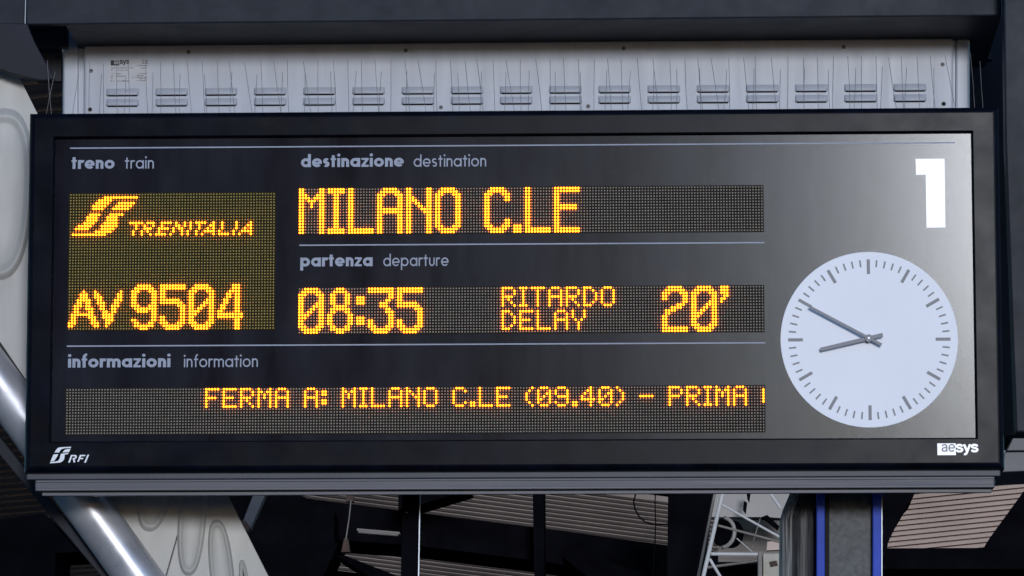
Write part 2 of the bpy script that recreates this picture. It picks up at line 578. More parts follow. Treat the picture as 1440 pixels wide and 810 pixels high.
big('5', 10, [((0, 1), rg(0, 8)), ((2, 4), [0, 1]), (5, rg(0, 6)), (6, rg(0, 7)), (7, [6, 7, 8]), ((8, 10), [7, 8]), ((11, 12), S2), (13, O2), (14, rg(1, 7)), (15, rg(2, 6))])
big('2', 10, [(0, rg(2, 6)), (1, rg(1, 7)), (2, O2), ((3, 4), S2), (5, [7, 8]), (6, [5, 6, 7]), (7, rg(3, 6)), (8, rg(1, 4)), (9, [1, 2]), ((10, 13), [0, 1]), ((14, 15), rg(0, 8))])
big("'", 4, [((0, 2), [0, 1, 2]), (3, [1, 2]), (4, [0, 1]), (5, [0])])
big('9', 10, [(0, rg(2, 6)), (1, rg(1, 7)), (2, O2), ((3, 6), S2), (7, O2), (8, rg(1, 8)), (9, [2, 3, 4, 5, 7, 8]), ((10, 11), [7, 8]), (12, S2), (13, [1, 2, 6, 7]), (14, rg(1, 7)), (15, [3, 4, 5])])
big('4', 10, [((0, 1), [5, 6, 7]), (2, [4, 5, 6, 7]), ((3, 4), [3, 4, 6, 7]), ((5, 6), [2, 3, 6, 7]), ((7, 8), [1, 2, 6, 7]), (9, [0, 1, 6, 7]), ((10, 11), rg(0, 8)), ((12, 15), [6, 7])])

SM = {
    'A': '.###.|#...#|#...#|#####|#...#|#...#|#...#', 'C': '.###.|#...#|#....|#....|#....|#...#|.###.',
    'D': '###..|#..#.|#...#|#...#|#...#|#..#.|###..', 'E': '#####|#....|#....|####.|#....|#....|#####',
    'F': '#####|#....|#....|####.|#....|#....|#....', 'I': '###|.#.|.#.|.#.|.#.|.#.|###',
    'L': '#....|#....|#....|#....|#....|#....|#####', 'M': '#...#|##.##|#.#.#|#.#.#|#...#|#...#|#...#',
    'N': '#...#|##..#|#.#.#|#..##|#...#|#...#|#...#', 'O': '.###.|#...#|#...#|#...#|#...#|#...#|.###.',
    'P': '####.|#...#|#...#|####.|#....|#....|#....', 'R': '####.|#...#|#...#|####.|#.#..|#..#.|#...#',
    'T': '#####|..#..|..#..|..#..|..#..|..#..|..#..', 'Y': '#...#|#...#|#...#|.#.#.|..#..|..#..|..#..',
    '0': '.###.|#...#|#..##|#.#.#|##..#|#...#|.###.', '9': '.###.|#...#|#...#|.####|....#|#...#|.###.',
    '4': '...#.|..##.|.#.#.|#..#.|#####|...#.|...#.', '(': '..#|.#.|#..|#..|#..|.#.|..#', ')': '#..|.#.|..#|..#|..#|.#.|#..',
    ':': '..|##|##|..|##|##|..', '.': '..|..|..|..|..|##|##', '-': '.....|.....|.....|#####|.....|.....|.....', ' ': '...|...|...|...|...|...|...'}


def small_text(t, c0, r0):
    out = []
    c = c0
    for ch in t:
        rows = SM[ch].split('|')
        for r_, row in enumerate(rows):
            for k, x in enumerate(row):
                if x == '#':
                    out.append((c + k, r0 + r_))
        c += len(rows[0]) + 1
    return out


def big_text(t, c0, r0):
    out = []
    c = c0
    for ch in t:
        g, adv = BIG[ch]
        out += [(c + x, r0 + y) for x, y in g]
        c += adv
    return out


def rows(d):
    return [(c, r_) for r_, segs in d.items() for (a, b) in segs for c in range(a, b + 1)]


LOGO = rows({1: [(12, 23)], 2: [(10, 14)], 3: [(9, 13), (17, 22)], 4: [(8, 12), (16, 21)], 5: [(8, 11), (15, 20)], 7: [(7, 10), (14, 18)], 8: [(6, 9), (13, 16)],
             9: [(6, 9), (13, 16)], 10: [(5, 8), (12, 16)], 11: [(3, 7), (11, 16)], 12: [(2, 6), (11, 15)], 13: [(9, 14)], 14: [(1, 12)]})


def cl(d):
    return [(c, r_) for r_, cs in d.items() for c in cs]


OPER = cl({10: [21, 22, 23, 24, 25, 27, 28, 29, 32, 33, 34, 35, 37, 40, 42, 44, 45, 46, 47, 50, 53, 58, 63],
           11: [23, 26, 29, 32, 37, 38, 40, 42, 45, 49, 50, 53, 58, 62, 63],
           12: [23, 26, 27, 28, 31, 32, 33, 34, 36, 38, 39, 42, 45, 48, 50, 53, 58, 61, 63],
           13: [22, 25, 27, 31, 36, 39, 41, 44, 47, 48, 49, 50, 52, 57, 60, 61, 62, 63],
           14: [22, 25, 28, 30, 31, 32, 33, 35, 39, 41, 44, 46, 50, 52, 53, 54, 55, 57, 59, 63]})
AV = cl({34: [5, 9, 18], 35: [4, 5, 6, 9, 10, 17, 18], 36: [4, 5, 6, 9, 10, 11, 17, 18], 37: [3, 4, 5, 6, 7, 10, 11, 16, 17, 18], 38: [3, 4, 6, 7, 10, 11, 12, 16, 17],
         39: [2, 3, 4, 6, 7, 11, 12, 15, 16, 17], 40: [2, 3, 6, 7, 8, 11, 12, 15, 16], 41: [2, 3, 7, 8, 12, 13, 15, 16], 42: rg(1, 8) + [12, 13, 14, 15],
         43: [1, 2, 7, 8, 9, 12, 13, 14, 15], 44: [1, 2, 8, 9, 13, 14, 15], 45: [0, 1, 2, 8, 9, 10, 13, 14], 46: [0, 1, 9, 10, 13]})

MATS = [
    # first dot, top-right dot, bottom-left dot in the photo, columns, rows, lit groups
    ((99.9, 274.3), (385.6, 272.6), (97.0, 462.9), 72, 48, [('lit_emblem', LOGO), ('lit_text', OPER), ('lit_text', AV), ('lit_text', big_text('9504', 22, 32))], True),
    ((422.3, 266.3), (1071.2, 263.4), (421.6, 327.0), 160, 16, [('lit_text', big_text('MILANO', 0, 0)), ('lit_text', big_text('C.LE', 64, 0))], False),
    ((421.3, 406.3), (1072.0, 403.8), (420.9, 467.4), 160, 16, [('lit_text', big_text('08:35', 0, 0)), ('lit_text', small_text('RITARDO', 70, 0)), ('lit_text', small_text('DELAY', 70, 8)),
                                                              ('lit_text', big_text("20'", 125, 0))], False),
    ((94.6, 547.5), (1073.3, 545.0), (94.0, 608.6), 240, 16, [('lit_text', small_text(t_, c_, 0)) for t_, c_ in (('FERMA', 48), ('A:', 82), ('MILANO', 95), ('C.LE', 133), ('(09.40)', 158), ('-', 197), ('PRIMA', 207))] + [('lit_text', [(239, r_) for r_ in range(1, 6)])], False)]


def dome(mb, x, z, y, r_, hgt, two, mi):
    n = 6
    a0 = 0.5236
    ring = [(x + r_ * math.cos(a0 + k * math.pi / 3), y, z + r_ * math.sin(a0 + k * math.pi / 3)) for k in range(n)]
    if not two:
        o = len(mb.v)
        mb.v.extend(ring)
        mb.v.append((x, y - hgt, z))
        for k in range(n):
            mb.f.append((o + k, o + (k + 1) % n, o + n))
        mb.m.extend([mi] * n)
    else:
        o = len(mb.v)
        mb.v.extend(ring)
        mb.v.extend([(x + (p[0] - x) * 0.93, y - hgt * 0.7, z + (p[2] - z) * 0.93) for p in ring])
        mb.v.append((x, y - hgt, z))
        for k in range(n):
            k2 = (k + 1) % n
            mb.f.append((o + k, o + k2, o + n + k2, o + n + k))
            mb.f.append((o + n + k, o + n + k2, o + 2 * n))
        mb.m.extend([1, 0] * n)


for tl, tr, blc, nc, nr, groups, amber in MATS:
    a, b, c = bl(*tl), bl(*tr), bl(*blc)
    x0 = (a[0] + c[0]) / 2
    px_ = (b[0] - a[0]) / (nc - 1)
    z0 = (a[1] + b[1]) / 2
    pz = (a[1] - c[1]) / (nr - 1)
    lit = set()
    for _, g in groups:
        lit |= set(g)
    mb = MB()
    e = px_ * 0.62
    yb = -0.0012
    mb.box(x0 - e, x0 + (nc - 1) * px_ + e, yb, 0.0004, z0 - (nr - 1) * pz - e, z0 + e)
    for r_ in range(nr):
        for cc in range(nc):
            if (cc, r_) not in lit:
                dome(mb, x0 + cc * px_, z0 - r_ * pz, yb - 0.0001, px_ * 0.28, px_ * 0.2, False, 1)
    lm = mb.build('led_matrix', [M['led_mask_amber'] if amber else M['led_mask'], M['led_off_amber'] if amber else M['led_off']], board)
    for nm, g in groups:
        mb = MB()
        for (cc, r_) in g:
            dome(mb, x0 + cc * px_, z0 - r_ * pz, yb - 0.0001, px_ * 0.37, px_ * 0.62, True, 0)
        mb.build(nm, [M['led_on'], M['led_side']], lm)

# ------------------------------------------------------------------ clock
cc0 = bl(1222.3, 477.6)
CR = 123.2 * PX
dial = MB()
N = 96


def disc(mb, cx, cz, r_, y0, y1, n, mi=0):
    mb.prism([(cx + r_ * math.cos(2 * math.pi * k / n), y0, cz + r_ * math.sin(2 * math.pi * k / n)) for k in range(n)],
             [(cx + r_ * math.cos(2 * math.pi * k / n), y1, cz + r_ * math.sin(2 * math.pi * k / n)) for k in range(n)], mi)


disc(dial, cc0[0], cc0[1], CR, -0.002, 0.0005, N)
dialo = dial.build('clock_dial', M['dial'], board, bevel=0.0006)
tk = MB()
for k in range(60):
    a = k * math.pi / 30
    ra, rb, w = ((92, 112.6, 4.4) if k % 5 == 0 else (102, 112.0, 2.3))
    u = (math.sin(a), math.cos(a))
    v = (math.cos(a), -math.sin(a))
    pts = [(cc0[0] + (u[0] * q + v[0] * s) * PX, cc0[1] + (u[1] * q + v[1] * s) * PX) for q, s in ((ra, -w / 2), (rb, -w / 2), (rb, w / 2), (ra, w / 2))]
    tk.prism([(p[0], -0.0026, p[1]) for p in pts], [(p[0], -0.0018, p[1]) for p in pts])
tk.build('tick_marks', M['hand'], dialo)


def hand(name, ang, ln, tail, w, y):
    h = MB()
    u = (math.sin(ang), math.cos(ang))
    v = (math.cos(ang), -math.sin(ang))
    pts = [(hc[0] + (u[0] * q + v[0] * s) * PX, hc[1] + (u[1] * q + v[1] * s) * PX) for q, s in ((-tail, -w / 2), (ln, -w / 2 * 0.9), (ln, w / 2 * 0.9), (-tail, w / 2))]
    h.prism([(p[0], y - 0.0012, p[1]) for p in pts], [(p[0], y, p[1]) for p in pts])
    h.build(name, M['hand'], dialo, bevel=0.0003)


hc = bl(1221.3, 476.8)
hand('hour_hand', math.atan2(-67.5, -15.6), 69, 20, 5.7, -0.0130)
hand('minute_hand', math.atan2(-81, 44), 93, 20, 4.0, -0.0155)
h = MB()
disc(h, hc[0], hc[1], 5.2 * PX, -0.0180, -0.002, 20)
disc(h, hc[0], hc[1], 1.4 * PX, -0.0184, -0.0176, 12, 1)
h.build('hub', [M['hand'], M['white']], dialo)

# ------------------------------------------------------------------ marks on the lower bezel
mb = MB()


def zpoly(mb, pts, sc_, ox, oy, y0, y1, mi=0):
    fr = [bl(ox + p[0] / sc_, oy + p[1] / sc_, BF) for p in pts]
    mb.prism([(p[0], y0, p[1]) for p in fr], [(p[0], y1, p[1]) for p in fr], mi)


YM0, YM1 = BF - 0.0007, BF + 0.0002
P1 = [(268, 347), (318, 272), (350, 240), (400, 226), (650, 215), (640, 246), (500, 250), (430, 270), (400, 300), (380, 345)]
P2 = [(452, 346), (490, 298), (520, 278), (570, 268), (636, 264), (602, 338)]
P3 = [(415, 376), (590, 352), (572, 384), (505, 392), (494, 485), (470, 530), (430, 562), (385, 577), (163, 592), (182, 558), (300, 552), (350, 535), (385, 490)]
P4 = [(247, 390), (357, 384), (330, 440), (265, 540), (178, 548)]
for P in (P1, P2, P3, P4):
    zpoly(mb, P, 16.2, 60, 615, YM0, YM1)
mb.build('emblem', M['white'], board)
mb = MB()
for P in ([(582, 576), (645, 402), (686, 402), (622, 574)], [(686, 402), (745, 400), (780, 420), (775, 470), (735, 500), (680, 500), (688, 472), (722, 472), (740, 450), (736, 432), (676, 432)],
          [(690, 500), (732, 500), (742, 570), (704, 574)],
          [(788, 556), (850, 400), (890, 400), (826, 555)], [(890, 400), (980, 400), (968, 430), (878, 432)], [(864, 468), (930, 468), (920, 496), (852, 498)],
          [(945, 578), (1022, 396), (1062, 394), (985, 575)]):
    zpoly(mb, P, 16.2, 60, 615, YM0, YM1)
mb.build('emblem_letters', M['white'], board)

AE = {  # two-storey a, e, s, y; x-height 1
    'a': ([[(0.10, 0.72), (0.16, 0.87), (0.32, 0.945), (0.50, 0.93), (0.62, 0.82), (0.64, 0.62), (0.64, 0.16), (0.72, 0.03)],
           [(0.64, 0.60), (0.45, 0.55), (0.22, 0.50), (0.10, 0.36), (0.10, 0.20), (0.22, 0.07), (0.40, 0.06), (0.56, 0.16), (0.64, 0.30)]], 0.80),
    'e': ([arc(0.40, 0.5, 0.34, 0.45, 2, 320, 22), [(0.06, 0.50), (0.74, 0.50)]], 0.80),
    's': ([[(0.66, 0.70), (0.60, 0.86), (0.42, 0.94), (0.22, 0.92), (0.10, 0.80), (0.12, 0.64), (0.28, 0.54), (0.50, 0.48), (0.66, 0.36), (0.66, 0.20), (0.54, 0.08), (0.34, 0.05), (0.16, 0.10), (0.07, 0.28)]], 0.74),
    'y': ([[(0.08, 1.0), (0.40, 0.10)], [(0.76, 1.0), (0.42, 0.02), (0.32, -0.24), (0.20, -0.33), (0.06, -0.31)]], 0.82)}


def mark_text(mb, t, w, x0, zb_, sx, sz, y, mi=0, gap=0.06):
    x = 0
    for ch in t:
        ss, adv = AE[ch]
        for s in ss:
            stroke(mb, [(p[0] + x, p[1]) for p in s], w, x0, zb_, sx, sz, y, mi=mi)
        x += adv + gap


mb = MB()
mb.fixn = False
a, b = bl(1318, 623.6, BF), bl(1344.2, 640.0, BF)
mb.box(a[0], b[0], YM0, YM1, b[1], a[1], 0)
base = bl(1324.0, 635.3, BF)
sc1 = 10.4 * PX
mark_text(mb, 'ae', 0.17, base[0], base[1], sc1 * 1.08, sc1, YM0 - 0.0003, 1)
base = bl(1344.6, 635.5, BF)
mark_text(mb, 'sys', 0.27, base[0], base[1], sc1 * 1.19, sc1, YM0 - 0.0003, 0)
mb.build('maker_mark', [M['white'], M['hand']], board)

# ================================================================== VENTILATED CABINET
YC = 0.42
cabroot = empty('ventilated_cabinet', at(725, 110, YC), 'pale grey metal cabinet with rows of louvres above the board', 'metal cabinet')


def cb(px, py, dy=0.0):
    return local(cabroot, at(px, py, YC + dy))


f = MB()
q = [cb(88, 40, 0.02), cb(1364, 30, 0.02), cb(1364, 240, 0.02), cb(87, 250, 0.02)]
f.prism(q, [p + Vector((0, 0.3, 0)) for p in q])
f.build('cabinet_body', M['cab_trim'], cabroot, bevel=0.006)
f = MB()
q = [cb(118, 62.5), cb(1340.5, 53), cb(1341.5, 240), cb(117, 250)]
f.prism(q, [p + Vector((0, 0.018, 0)) for p in q])
f.build('front_cover', M['cab'], cabroot, bevel=0.006, seg=3)
for xs in ((89, 110), (1344, 1363)):
    f = MB()
    q = [cb(xs[0], 50, 0.012), cb(xs[1], 50, 0.012), cb(xs[1], 240, 0.012), cb(xs[0] - 1, 240, 0.012)]
    f.prism(q, [p + Vector((0, 0.03, 0)) for p in q])
    f.build('side_trim', M['cab_trim'], cabroot, bevel=0.005, seg=3)


def louvre_mesh():
    """pressed hood, open below"""
    m = MB()
    m.fixn = False
    w, hgt, d = 23.0 * PX * 1.05, 10.5 * PX * 1.05, 0.0085
    n = 6
    prof = [(0.0, 0.0), (0.0035, 0.22), (0.0065, 0.5), (0.0085, 0.78), (0.0085, 0.93), (0.0070, 1.0)]   # (out, down fraction)
    xs = [(-1.0, 0.0), (-0.975, 0.45), (-0.93, 0.82), (-0.86, 1.0), (0.86, 1.0), (0.93, 0.82), (0.975, 0.45), (1.0, 0.0)]
    vs = []
    for (x, k) in xs:
        for (o_, dn) in prof:
            vs.append((x * w, -o_ * k, hgt * (0.5 - dn * (0.85 + 0.15 * k))))
    np_ = len(prof)
    fs = []
    for i in range(len(xs) - 1):
        for j in range(np_ - 1):
            fs.append((i * np_ + j, (i + 1) * np_ + j, (i + 1) * np_ + j + 1, i * np_ + j + 1))
    m.add(vs, fs, 0)
    m.box(-w * 0.90, w * 0.90, -0.0009, 0.002, -hgt * 0.60, -hgt * 0.40, 1)  # black strip stands for the shaded hollow under the hood
    return m


lm0 = None
for row in (0, 1):
    for k in range(17):
        px0 = 172.5 + k * 69.19
        py0 = (129.5 if row == 0 else 144.3) - 6.6 * k / 16.0
        p = cb(px0, py0, -0.0002)
        if lm0 is None:
            lm0 = louvre_mesh().build('louvre', [M['cab'], M['slot']], cabroot, smooth=True)
            o = lm0
        else:
            o = lm0.copy()
            COL.objects.link(o)
            o.parent = cabroot
        o.location = p

for (x, y) in ((128, 99.5), (126.5, 154), (265, 73), (570.5, 71), (877, 68), (1186.5, 66), (1325.5, 90.5), (1327, 146), (620, 151), (827, 149.5)):
    p = cb(x, y)
    f = MB()
    f.prism([(p.x + 0.0042 * math.cos(a * math.pi / 6), -0.0022 + p.y, p.z + 0.0042 * math.sin(a * math.pi / 6)) for a in range(12)],
            [(p.x + 0.0050 * math.cos(a * math.pi / 6), 0.001 + p.y, p.z + 0.0050 * math.sin(a * math.pi / 6)) for a in range(12)])
    f.prism([(p.x + 0.0018 * math.cos(a * math.pi / 3), -0.0026 + p.y, p.z + 0.0018 * math.sin(a * math.pi / 3)) for a in range(6)],
            [(p.x + 0.0018 * math.cos(a * math.pi / 3), -0.001 + p.y, p.z + 0.0018 * math.sin(a * math.pi / 3)) for a in range(6)], 1)
    f.build('screw', [M['screw'] if (x, y) not in ((126.5, 154), (1327, 146)) else M['slot'], M['slot']], cabroot)

# maker's rating label
f = MB()
a, b = cb(153.2, 83), cb(208.5, 116.8)
f.box(a.x, b.x, a.y - 0.0006, a.y + 0.001, b.z, a.z)
lab = f.build('rating_label', M['sticker'], cabroot)
f = MB()
f.fixn = False
yy = a.y - 0.0009


def lbx(x0, y0, x1, y1, mi=0, d=0.0):
    p0, p1 = cb(145 + x0 / 16.2, 75 + y0 / 16.2), cb(145 + x1 / 16.2, 75 + y1 / 16.2)
    f.box(p0.x, p1.x, yy - d, yy + 0.0004, p1.z, p0.z, mi)


lbx(175, 162, 372, 278)
p0 = cb(145 + 245 / 16.2, 75 + 250 / 16.2)
k_ = 5.2 * PX * 1.05
mark_text(f, 'ae', 0.17, p0.x, p0.z, k_, k_, yy - 0.0004, 2)
p0 = cb(145 + 380 / 16.2, 75 + 240 / 16.2)
mark_text(f, 'sys', 0.26, p0.x, p0.z, k_ * 1.05, k_, yy - 0.0002, 0)
p0 = cb(145 + 890 / 16.2, 75 + 235 / 16.2)
stroke(f, arc(0.5, 0.5, 0.45, 0.5, 50, 310, 12), 0.17, p0.x, p0.z, 4.4 * PX, 5.0 * PX, yy, mi=0)
stroke(f, arc(1.65, 0.5, 0.45, 0.5, 50, 310, 12), 0.17, p0.x, p0.z, 4.4 * PX, 5.0 * PX, yy, mi=0)
stroke(f, [(1.2, 0.5), (1.8, 0.5)], 0.17, p0.x, p0.z, 4.4 * PX, 5.0 * PX, yy, mi=0)
for (x0, x1, y) in ((175, 690, 335), (765, 1015, 282), (860, 1000, 338), (330, 580, 385), (175, 235, 385), (175, 240, 470), (310, 410, 470), (175, 240, 525), (290, 500, 522),
                    (820, 1000, 462), (770, 950, 505), (670, 1000, 545), (820, 1010, 582), (770, 1000, 625), (175, 240, 570), (175, 245, 632), (305, 610, 632)):
    x = x0
    th = 26 if y == 632 else 17
    while x < x1:
        w_ = random.choice((14, 18, 22))
        lbx(x, y - th / 2 + random.uniform(-2, 2), min(x + w_, x1), y + th / 2, 1)
        x += w_ + 5 + (random.random() < 0.18) * 22
f.build('label_print', [M['print'], M['print_grey'], M['sticker']], lab)

# ================================================================== BIRD SPIKES
tz = oz1
spk = empty('bird_spikes', BC + BU * (tz + 0.001) - BN * 0.10, 'row of thin upright wire bird spikes along the top edge of the board', 'bird spikes', rot=(TAU, 0, 0))
f = MB()
f.box(ox0 + 0.02, ox1 - 0.02, -0.012, 0.03, 0.0, 0.004)
f.build('base_strip', M['wire'], spk)


def spike(pxb, pxt, pyt, row):
    off = 0.10 if row == 0 else 0.125
    b = bl(pxb, 158 - 6 * (pxb - 100) / 1240.0, off)
    t = bl(pxt, pyt, off)
    z0 = 0.002
    x0 = b[0]
    m = MB()
    ym = off - 0.10
    bend = random.uniform(-0.0012, 0.0012)
    m.tube([(x0, ym, z0), ((x0 + t[0]) / 2 + bend, ym, (t[1] - tz) / 2), (t[0], ym, t[1] - tz - 0.001)], 0.00056, 5)
    m.build('spike', M['wire'], spk)


x = 125.0
i = 0
leans = [0.5, 3, 2, 0, 5.5, 1, 6, 12, 4, 6, 9, 15, 4, 14, 1, 11]
while x < 1340:
    lean = leans[i % 16] * random.uniform(0.5, 1.15)
    top = 88.5 - 10 * (x - 100) / 1240 + random.uniform(-1.5, 1.5)
    spike(x + lean, x + random.uniform(-2, 2), top, 1)
    x += 20.6 + random.uniform(-2, 2)
    i += 1
x = 143.0
i = 0
while x < 1335:
    lean = (-5, -4, -3, -1, 3.5)[i % 5] * random.uniform(0.5, 1.2)
    spike(x + lean, x, 104.5 - 9 * (x - 100) / 1240 + random.uniform(-2, 2), 0)
    x += 35.0 + random.uniform(-4, 4)
    i += 1
for (xb, xt, yt) in ((63.5, 77.5, 101), (73.5, 66.5, 85), (101, 111, 104), (1371, 1364.5, 74), (1383, 1378, 86)):
    spike(xb, xt, yt, 0)

# ================================================================== STEEL PORTAL ROUND THE BOARD
YB = 0.20
beam = empty('overhead_beam', at(720, 20, YB), 'dark blue grey boxed steel beam running above the pale cabinet', 'steel beam')


def seam_prism(name, root, poly, Y, depth, m, bevel=0.003, up=None):
    mb_ = MB()
    pxprism(mb_, poly, Y, depth, root)
    return mb_.build(name, m, root, bevel=bevel)


f = MB()
pts = [local(beam, at(36, 34.5, YB)), local(beam, at(1408.5, 21.8, YB))]
zt = 0.30
q = [pts[0], pts[1], Vector((pts[1].x, pts[1].y, zt)), Vector((pts[0].x, pts[0].y, zt))]
f.prism(q, [p + Vector((0, 0.02, 0)) for p in q])
f.build('front_cover', M['steel'], beam, bevel=0.003)
f = MB()
q = [local(beam, at(-400, 36.5, YB + 0.004)), local(beam, at(34.6, 34.5, YB + 0.004))]
q = [q[0], q[1], Vector((q[1].x, q[1].y, zt)), Vector((q[0].x, q[0].y, zt))]
f.prism(q, [p + Vector((0, 0.02, 0)) for p in q])
f.build('end_cover', M['steel'], beam, bevel=0.003)
f = MB()
q0, q1 = local(beam, at(92, 35.2, YB + 0.02)), local(beam, at(1408, 23.0, YB + 0.02))
q = [q0, q1, Vector((q1.x, 0.5, q1.z)), Vector((q0.x, 0.5, q0.z))]
f.prism(q, [p + Vector((0, 0, 0.012)) for p in q])
f.build('soffit', M['steel'], beam)
for xx, m_ in ((35.2, 'steel_edge'), (1408.9, 'steel_edge')):
    f = MB()
    y_ = 34.5 if xx < 100 else 21.8
    p = local(beam, at(xx, y_, YB - 0.001))
    f.box(p.x - 0.0009, p.x + 0.0009, p.y, p.y + 0.012, p.z + 0.001, zt)
    f.build('cover_seam', M[m_], beam)

post = empty('side_post', at(1425, 608, 0.12), 'broad dark blue grey steel post standing right of the board', 'steel post')
f = MB()
q = [local(post, at(1409.5, -150, 0.12)), local(post, at(1560, -150, 0.12)), local(post, at(1560, 608, 0.12)), local(post, at(1428.5, 608, 0.12)), local(post, at(1413.5, 200, 0.12))]
f.prism(q, [p + Vector((0, 0.05, 0)) for p in q])
f.build('post_body', M['steel'], post, bevel=0.004)
f = MB()
q = [local(post, at(1350, 20, 0.74)), local(post, at(1480, 20, 0.74)), local(post, at(1480, 612, 0.74)), local(post, at(1350, 612, 0.74))]
f.prism(q, [p + Vector((0, 0.05, 0)) for p in q])
f.build('void_backing', M['navy'], post)  # dark sheet put in for the dark void beside the board
f = MB()
c_ = local(post, at(1384, 78, 0.70))
for k in range(1):
    f.tube([(c_.x, c_.y, c_.z - 0.012), (c_.x, c_.y, c_.z), (c_.x, c_.y, c_.z + 0.05)], 0.018, 16)
f.build('pipe_stub', M['steel'], post, smooth=False)

plate = empty('gusset_plate', at(40, 90, 0.5), 'dark slanting gusset plate under the beam left of the cabinet', 'steel plate')
f = MB()
pxprism(f, [(-60, 30), (38, 33), (47, 56), (62, 84), (77, 111), (60, 113), (46, 111), (28, 107), (22, 105), (8, 101), (5, 99), (-60, 90)], 0.13, 0.02, plate)
f.build('plate_body', M['navy'], plate, bevel=0.002)
f = MB()
pxprism(f, [(30, 25), (95, 25), (95, 66), (45, 66)], 0.40, 0.02, plate)
pxprism(f, [(40, 60), (86, 60), (86, 114), (52, 114)], 0.46, 0.02, plate)
f.build('backing_strip', M['navy'], plate)

# ================================================================== LEFT: EMBOSSED PANEL AND STAINLESS TUBE
def girder_Y(px, py):
    # the panel turns away to the right
    return 0.165 + 0.0002 * (px + 120)


gir = empty('embossed_panel', at(180, 450, 0.6), 'light grey sloping metal panel with raised oval pressings behind the board', 'metal panel')


def gpt(px, py, out=0.0):
    return local(gir, at(px, py, girder_Y(px, py) - out))


def g_slab(mb, poly, th=0.03):
    fr = [gpt(*p) for p in poly]
    mb.prism(fr, [p + Vector((-0.01, th, 0)) for p in fr])


edge_l = lambda y: 0.0 + (y - 480) * 0.680
edge_r = lambda y: 27 + (y - 108) * 0.5
seam = lambda y: 265.5 + (y - 695) * (-0.285)
f = MB()
g_slab(f, [(edge_l(60), 60), (edge_r(60), 60), (edge_r(560), 560), (seam(560), 560), (seam(818), 818), (edge_l(818) - 0.5, 818)])
f.build('upper_sheet', M['girder'], gir, bevel=0.002)
f = MB()
g_slab(f, [(seam(560) + 0.9, 561), (edge_r(560), 561), (edge_r(860), 860), (edge_l(860), 860), (seam(818) + 0.9, 819)])
f.build('lower_sheet', M['girder'], gir, bevel=0.002)


def pressing(cx, cy, ax, ay, tilt, rim, hgt):
    m = MB()
    n = 48
    rings = []
    for (sc_, out) in ((1.0, 0.0), (0.97, hgt * 0.22), (0.92, hgt * 0.75), (0.87, hgt), (0.82, hgt * 0.95), (0.75, hgt * 0.62), (0.68, hgt * 0.5), (0.35, hgt * 0.5)):
        ring = []
        for k in range(n):
            a = 2 * math.pi * k / n
            ca, sa = math.cos(a), math.sin(a)
            e = 0.80                                       # squarish oval
            x = ax * math.copysign(abs(ca) ** e, ca)
            y = ay * math.copysign(abs(sa) ** e, sa)
            kk = 1 - (1 - sc_) * rim
            x *= kk
            y *= 1 - (1 - sc_) * rim * ax / ay * 1.6
            xx = x * math.cos(tilt) - y * math.sin(tilt)
            yy_ = x * math.sin(tilt) + y * math.cos(tilt)
            ring.append(gpt(cx + xx, cy + yy_, out + 0.0003))
        rings.append(ring)
    vs = [v for r_ in rings for v in r_]
    fs = []
    for i in range(len(rings) - 1):
        for k in range(n):
            k2 = (k + 1) % n
            fs.append((i * n + k, i * n + k2, (i + 1) * n + k2, (i + 1) * n + k))
    fs.append(tuple((len(rings) - 1) * n + k for k in range(n)))
    m.add(vs, fs)
    m.build('oval_pressing', M['girder'], gir, smooth=True)


pressing(2, 273, 44, 121, R(3), 1.0, 0.009)
pressing(226, 645, 26, 104, R(10), 1.2, 0.007)
pressing(271, 716, 20, 94, R(4), 1.4, 0.007)
pressing(312, 806, 17, 76, R(-6), 1.5, 0.008)
pressing(345, 835, 7, 48, R(-6), 1.8, 0.005)

tub = empty('stainless_tube', at(40, 620, 0.42), 'thick polished stainless steel tube sloping down beside the grey panel', 'steel tube')
f = MB()
ctr = lambda y: -37 + (y - 489) * 0.717 + 0
YT = 0.19
pa, pb = local(tub, at(ctr(420) , 420, YT)), local(tub, at(ctr(900), 900, YT))
f.tube([pa + (pb - pa) * (k / 8.0) for k in range(9)], 31.5 * (9.2) / FPX, 48)
f.build('tube_body', M['chrome'], tub, smooth=True)
f = MB()
lo = lambda y: -41 + (y - 608) * 0.80 + 38
pxprism(f, [(lo(560) - 26, 560), (lo(560) - 2, 560), (lo(900) - 2, 900), (lo(900) - 14, 900)], 0.22, 0.06, tub)
f.build('edge_strip', M['navy'], tub, bevel=0.002)
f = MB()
pxprism(f, [(edge_l(440) - 14, 440), (edge_l(440) - 1.5, 440), (edge_l(860) - 3, 860), (edge_l(860) - 17, 860)], 0.215, 0.02, tub)  # black strip stands for the shaded gap between tube and panel
f.build('shadow_gap_strip', M['black'], tub)

